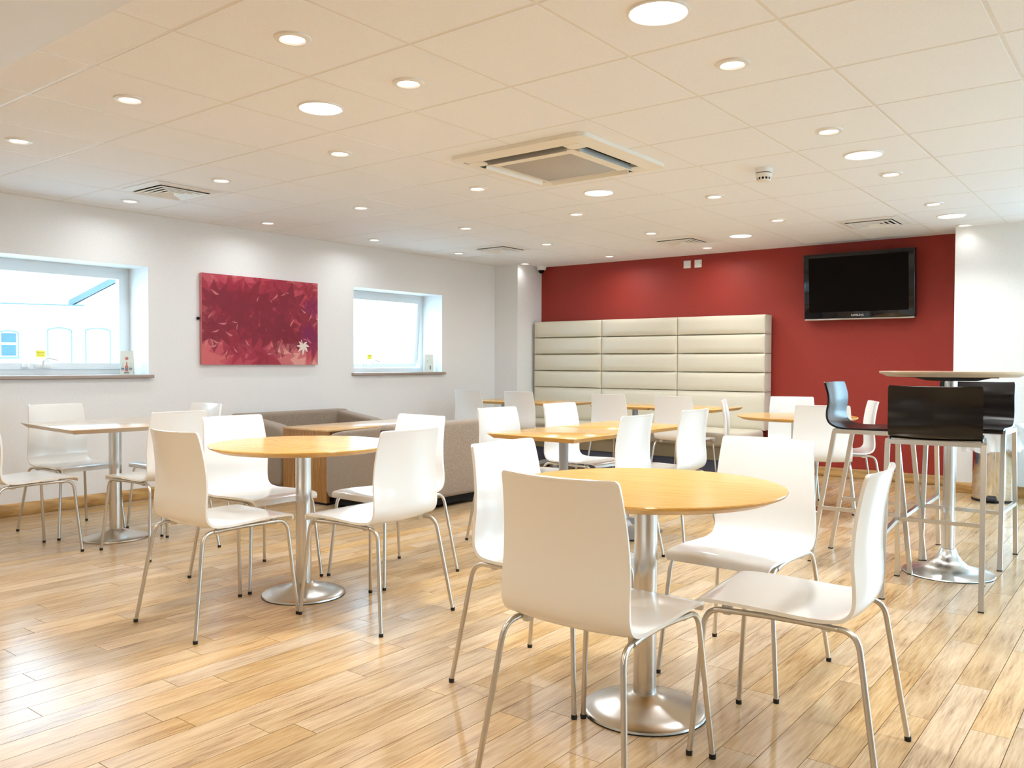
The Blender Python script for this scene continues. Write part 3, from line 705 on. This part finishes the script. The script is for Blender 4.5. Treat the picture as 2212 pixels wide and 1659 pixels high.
MB().lathe([(.047, -.026), (.047, -.031)], 32).obj('gap_ring', dark, t)
MB().lathe([(.050, -.031), (.050, -.048), (.044, -.056)], 32).obj('head', plastic_cream, t, smooth=40)
MB().lathe([(.040, -.056), (.040, -.070)], 32).obj('sensor_vents', dark, t)
for k in range(12):
    a = 2 * PI * k / 12; MB().box(.037, .043, -.004, .004, -.071, -.055).obj('vent_rib', plastic_cream, t, rot=(0, 0, a))
MB().lathe([(.043, -.070), (.040, -.078), (.02, -.083), (.002, -.084)], 32).obj('cap', plastic_cream, t, smooth=40)

# ceiling cassette air conditioner
ac = thing('air_conditioner', 'square cream ceiling cassette air conditioner with grey central grille', 'air conditioner', (-2.905, 4.184, CZ))
hw = .475
def ngon_ring(name, hi, ho, zi, zo, rad, material, thick=0.0):
    def loop(h, z, r):
        pts = []
        for (sx, sy, a0) in ((1, 1, 0), (-1, 1, PI / 2), (-1, -1, PI), (1, -1, 1.5 * PI)):
            for q in range(5): a = a0 + q * PI / 8; pts.append((sx * (h - r) + r * math.cos(a), sy * (h - r) + r * math.sin(a), z))
        return pts
    a, c = loop(ho, zo, rad), loop(hi, zi, max(.004, rad - (ho - hi) * .5)); n = len(a)
    return MB().add(a + c, [(i, (i + 1) % n, n + (i + 1) % n, n + i) for i in range(n)])
mb = ngon_ring('p', .385, hw, -.035, -.022, .06, None); mb.v += [(x, y, 0.0) for x, y, z in mb.v[:20]]; k = 40
mb.f += [(i, (i + 1) % 20, k + (i + 1) % 20, k + i) for i in range(20)]; mb.m += [0] * 20
mb.obj('outer_panel', plastic_cream, ac, smooth=30)
for q in range(4):
    a = q * PI / 2
    MB().box(.30, .388, .30, .388, -.036, -.001).obj('corner_panel', plastic_cream, ac, rot=(0, 0, a))
    MB().box(-.30, .30, .305, .386, -.010, -.002).obj('air_slot', dark, ac, rot=(0, 0, a))
    o = MB().box(-.285, .285, -.002, .002, -.045, 0).obj('louvre_flap', plastic_cream, ac)
    R_ = Matrix.Rotation(a, 4, 'Z') @ Matrix.Translation((0, .318, -.012)) @ Matrix.Rotation(math.radians(25), 4, 'X'); o.matrix_local = R_
    MB().box(-.303, -.285, .305, .386, -.034, -.002).obj('slot_end', plastic_cream, ac, rot=(0, 0, a))
    MB().box(.285, .303, .305, .386, -.034, -.002).obj('slot_end', plastic_cream, ac, rot=(0, 0, a))
ngon_ring('g', .255, .302, -.045, -.036, .03, None).obj('grille_frame', plastic_cream, ac, smooth=30)
MB().box(-.303, .303, -.303, .303, -.034, -.002).obj('inner_body', plastic_cream, ac)
rbox('filter_grille', -.258, .258, -.258, .258, -.044, -.036, .003, grille_m, ac, 1)
MB().box(-.41, -.37, .395, .405, -.0345, -.032).obj('badge', grey_pole, ac, rot=(0, 0, PI / 2))

def diffuser(x, y, label, swirl=0):
    t = thing('ceiling_vent', label, 'vent', (x, y, CZ), 0, 'square ceiling vents')
    h0 = .215
    o = ngon_ring('f', h0 - .025, h0 + .035, -.012, -.002, .006, None).obj('frame', plastic_white, t)
    MB().box(-h0, h0, -h0, h0, -.003, -.001).obj('backing', dark, t)
    for k in range(4):
        r = .185 - k * .042
        prof = [(r, -.018), (r, -.022), (r - .013, -.023), (r - .034, -.006), (r - .036, -.005), (r - .012, -.019)]
        vs, fs, n = [], [], len(prof)
        for q, (sx, sy) in enumerate(((-1, -1), (1, -1), (1, 1), (-1, 1))): vs += [(sx * max(.001, a), sy * max(.001, a), z) for a, z in prof]
        for q in range(4):
            for e in range(n): fs.append((q * n + e, q * n + (e + 1) % n, ((q + 1) % 4) * n + (e + 1) % n, ((q + 1) % 4) * n + e))
        rg = MB().add(vs, fs)
        link('louvre', rg.mesh('louvre'), plastic_white, t)
    return t
diffuser(-5.605, 3.248, 'square ceiling vent with dark louvres above the large left window')
diffuser(-5.605, 6.992, 'square ceiling vent nearest the corner column')
diffuser(-3.805, 7.616, 'square ceiling vent above the banquette, left of the television')
diffuser(-2.005, 7.616, 'square ceiling vent in front of the television')

# ------------------------------------------------------------------ downlights
ring_s = MB().lathe([(.044, -.004), (.050, -.010), (.060, -.010), (.068, -.006), (.070, 0.0)], 32, cap0=False, cap1=False).mesh('ring', 40); ring_s.materials.append(plastic_white)
lens_s = MB().lathe([(.045, -.0035), (.045, -.0025)], 28).mesh('lens'); lens_s.materials.append(lens_m)
ring_b = MB().lathe([(.098, -.004), (.101, -.008), (.108, -.006), (.110, 0.0)], 40, cap0=False, cap1=False).mesh('ring', 40); ring_b.materials.append(plastic_white)
lens_b = MB().lathe([(.099, -.0055), (.099, -.0025)], 36).mesh('lens'); lens_b.materials.append(lens_m)
def lamp_data(name, p, size):
    d = bpy.data.lights.new(name, 'AREA'); d.shape = 'DISK'; d.size = size; d.energy = p; d.color = LAMP; d.spread = math.radians(125); return d
ld_s, ld_b = lamp_data('downlight_lamp', SMALL_W, .088), lamp_data('downlight_lamp', BIG_W, .19)
ld_s.spread = math.radians(165); ld_e = lamp_data('end_downlight_lamp', 5.5, .19)
ld_l = lamp_data('wall_side_downlight_lamp', 2.1, .088); ld_l.spread = math.radians(165)
ld_d = lamp_data('dim_downlight_lamp', 0.2, .088)
ld_w = lamp_data('warm_fill_lamp', 8.5, .088); ld_w.color = (1.0, 0.84, 0.62); ld_w.spread = math.radians(160)  # warm fill added for the near end, out of view
def downlight(x, y, big, label, group, z=CZ, data=None):
    t = thing('downlight', label, 'downlight', (x, y, z), 0, group)
    link('ring', ring_b if big else ring_s, None, t); link('lens', lens_b if big else lens_s, None, t)
    l = bpy.data.objects.new('lamp', data or (ld_b if big else ld_s)); COL.objects.link(l); l.parent = t; l.location = (0, 0, -.0125)
C_ = {1: -1.41, 2: -2.61, 3: -3.81, 4: -5.005, 5: -6.20}
small = [(2.003, [2, 3, 4]), (3.257, [1, 3, 4, 5]), (4.49, [1, 3, 4, 5]), (5.738, [1, 2, 3, 4, 5]), (6.99, [1, 2, 3, 4, 5]), (8.21, [1, 3, 4, 5])]
for ri, (y, cols) in enumerate(small):
    rowname = ORD[len(small) - ri] if ri < len(small) - 1 else ''
    row = ('row nearest the red wall' if ri == 5 else '%s row out from the red wall' % rowname)
    for ci, c in enumerate(sorted(cols, reverse=True)):
        downlight(C_[c], y, False, 'small downlight, %s from the window wall, %s' % (ORD[ci + 1], row), 'small recessed downlights', data=ld_d if (ri, c) in ((5, 1), (5, 5), (4, 5)) else ld_l if c == 5 else None)
downlight(-2.62, 2.624, False, 'small recessed downlight on its own, right of the nearest big left light', 'small recessed downlights')
rows_b = [(2.626, 'nearest the viewer'), (5.118, 'beside the air conditioner'), (7.64, 'nearest the red wall')]
for y, w_ in rows_b:
    for x, sd in ((-3.21, 'left'), (-1.41, 'right')):
        downlight(x, y, True, 'big bright downlight, %s of the pair %s' % (sd, w_), 'big recessed downlights', data=ld_e if y > 7 else None)
# unseen warm downlights added in the bulkhead to fill the near chair backs
for x, a in ((-5.0, 'window side'), (-2.6, 'middle'), (-0.2, 'right side')):
    for y, c in ((0.6, 'front'), (-1.2, 'rear')): downlight(x, y, False, 'unseen fill downlight added in the near bulkhead, %s, %s row' % (a, c), 'added bulkhead fill downlights', 2.26, ld_w)
for y, c in ((2.626, 'nearer'), (5.118, 'farther')): downlight(0.39, y, True, 'big bright downlight toward the right-hand windows, %s of two' % c, 'big recessed downlights')

# ------------------------------------------------------------------ leaf picture
def leaf_picture():
    t = thing('leaf_picture', 'crimson and pink leaf-pattern canvas between the two windows', 'picture', (XL, 4.737, 1.512))
    W_, H_ = 1.262, .80
    rbox('canvas', .002, .036, -W_ / 2, W_ / 2, -H_ / 2, H_ / 2, .003, mat('canvas_edge', srgb(214, 128, 132), 0.6), t, 1)
    nx, ny = 340, 215
    xs_ = np.linspace(0, W_, nx); ys_ = np.linspace(0, H_, ny); X, Y = np.meshgrid(xs_, ys_)
    lin = lambda r, g_, b_: np.array(srgb(r, g_, b_)[:3])
    img = np.ones((ny, nx, 3)) * lin(240, 176, 166)
    rs = np.random.RandomState(11)
    def leaf(cx, cy, R, ang, lobes=7, wid=.17):
        msk = np.zeros_like(X, bool)
        for k in range(lobes):
            u = (k - (lobes - 1) / 2) / ((lobes - 1) / 2); a = ang + u * 2.15; L = R * (1 - .34 * abs(u) ** 1.3)
            px, py = (X - cx) * math.cos(a) + (Y - cy) * math.sin(a), -(X - cx) * math.sin(a) + (Y - cy) * math.cos(a)
            q = np.clip(px / L, 0, 1)
            msk |= (px > 0) & (px < L) & (np.abs(py - .04 * L * np.sin(q * PI * 1.3)) < wid * L * np.sin(PI * np.clip(q, 0, 1) ** .75) ** 1.0)
        return msk
    def paint(msk, col, al):
        img[msk] = img[msk] * (1 - al) + col * al
    for k in range(16): paint(leaf(rs.rand() * W_, rs.rand() * H_, .30 + .25 * rs.rand(), rs.rand() * 6.28, 7, .2), lin(226, 122, 124), .55)
    for k in range(26): paint(leaf(rs.rand() * W_, rs.rand() * H_, .22 + .25 * rs.rand(), rs.rand() * 6.28, 7, .19), lin(205, 70, 96), .55)
    def dens(cx, cy):      # the crimson mass thins out along the top right, the bottom and the lower right
        u, v = cx / W_, cy / H_
        return min(1.0, max(0.06, 1.5 * min(v - .10, 1.02 - v * .9 + (.12 if u < .5 else -.06)) + .25)) * (.55 if u > .82 else 1)
    for k in range(46):
        cx, cy = rs.rand() * W_, rs.rand() * H_
        if rs.rand() > dens(cx, cy): continue
        paint(leaf(cx, cy, .16 + .14 * rs.rand(), rs.rand() * 6.28, 7, .16), lin(166, 28, 64), .6)
    for (cx, cy, R, a) in ((.50, .56, .24, 1.2), (.62, .50, .22, .5), (.93, .52, .27, 1.5), (.14, .54, .22, 1.7), (.13, .36, .26, -1.6), (.74, .36, .27, -1.4), (.40, .50, .24, 2.4), (.84, .36, .22, -.6), (.30, .44, .26, .3), (.56, .36, .24, 3.8), (.20, .56, .2, .6), (1.08, .40, .2, .2), (.98, .28, .18, -1.9)):
        paint(leaf(cx, cy, R, a, 7, .19), lin(150, 20, 56), .78)
    for k in range(6): paint(leaf(W_ * (.90 + .1 * rs.rand()), H_ * (.2 + .5 * rs.rand()), .16, rs.rand() * 6.28), lin(150, 22, 96), .6)
    for k in range(34):
        cx, cy = rs.rand() * W_, H_ * (.12 + .75 * rs.rand()); a = rs.rand() * 6.28
        px, py = (X - cx) * math.cos(a) + (Y - cy) * math.sin(a), -(X - cx) * math.sin(a) + (Y - cy) * math.cos(a)
        L = .02 + .07 * rs.rand(); q = np.clip(px / L, 0, 1); paint((px > 0) & (px < L) & (py > -.05 * L) & (py < .25 * L * np.sin(PI * q) * (1 - q)), lin(232, 150, 150), .85)
    paint(leaf(1.083, .19, .098, -PI / 2, 7, .15), lin(250, 236, 226), 1.0)
    paint((np.abs(X - 1.083 + (Y - .185) * .35) < .004) & (Y > .185) & (Y < .24), lin(250, 236, 226), 1.0)
    vs = [(0.0364, xs_[i] - W_ / 2, ys_[j] - H_ / 2) for j in range(ny) for i in range(nx)]
    fs = [(j * nx + i, j * nx + i + 1, (j + 1) * nx + i + 1, (j + 1) * nx + i) for j in range(ny - 1) for i in range(nx - 1)]
    me = bpy.data.meshes.new('print'); me.from_pydata(vs, [], fs)
    at = me.color_attributes.new('print', 'FLOAT_COLOR', 'POINT')
    at.data.foreach_set('color', np.concatenate([(img ** 1.22 * 0.86).reshape(-1, 3), np.ones((nx * ny, 1))], 1).ravel())
    m = mat('leaf_print', (1, 1, 1), 0.55); ns, ls, b = NT(m); ca = ns.new('ShaderNodeVertexColor'); ca.layer_name = 'print'; ls.new(ca.outputs[0], b.inputs['Base Color'])
    me.materials.append(m); me.update(); link('print', me, None, t)
leaf_picture()
MB().lathe([(.012, 0), (.014, .012), (.010, .022)], 14).obj('wall_knob', black_plate, None, (XL + .0005, 4.088, 1.515), (0, PI / 2, 0), smooth=40)
tag(bpy.data.objects['wall_knob'], 'tiny black knob on the wall at the left edge of the picture', 'knob')

# ------------------------------------------------------------------ menu cards on the sills
def card(x, y, w_, h_, rz, label, kind):
    t = thing('menu_card', label, 'card', (x, y, WZ0), rz)
    o = MB().box(-w_ / 2, w_ / 2, -.003, .0, 0, h_).obj('front_leaf', card_m, t, rot=(math.radians(-6), 0, 0))
    MB().box(-w_ / 2, w_ / 2, .0, .003, 0, h_).obj('back_leaf', card_m, t, (0, .042, 0), (math.radians(6), 0, 0))
    if kind == 0:
        MB().lathe([(.013, 0), (.013, .0006)], 18).obj('printed_badge', card_red, o, (0, -.0032, h_ * .68), (PI / 2, 0, 0))
        for k, (bx, bm_) in enumerate(((-.03, card_green), (0, card_red), (.03, card_green))):
            hh = h_ * (.36 if k != 1 else .40)
            MB().prism([(bx - .013, h_ * .13), (bx + .013, h_ * .13), (bx + .013, h_ * .13 + hh * .5), (bx + .005, h_ * .13 + hh * .7), (bx + .004, h_ * .13 + hh), (bx - .004, h_ * .13 + hh), (bx - .005, h_ * .13 + hh * .7), (bx - .013, h_ * .13 + hh * .5)], 'y', -.0038, -.003).obj('printed_bottle', bm_, o)
            MB().box(bx - .012, bx + .012, -.0042, -.0038, h_ * .20, h_ * .28).obj('printed_label', card_grey, o)
        MB().box(-.02, .02, -.004, -.003, h_ * .05, h_ * .10).obj('printed_line', card_grey, o)
    else:
        MB().box(.006, .022, -.004, -.003, h_ * .14, h_ * .36).obj('printed_picture', card_grey, o)
        MB().box(-.03, -.01, -.004, -.003, h_ * .55, h_ * .66).obj('printed_line', card_green, o)
card(-6.77, 3.515, .098, .196, math.radians(52), 'pale menu card with printed bottles on the large window sill', 0)
card(-6.77, 7.120, .10, .205, math.radians(52), 'pale menu card with a small dark picture on the small window sill', 1)
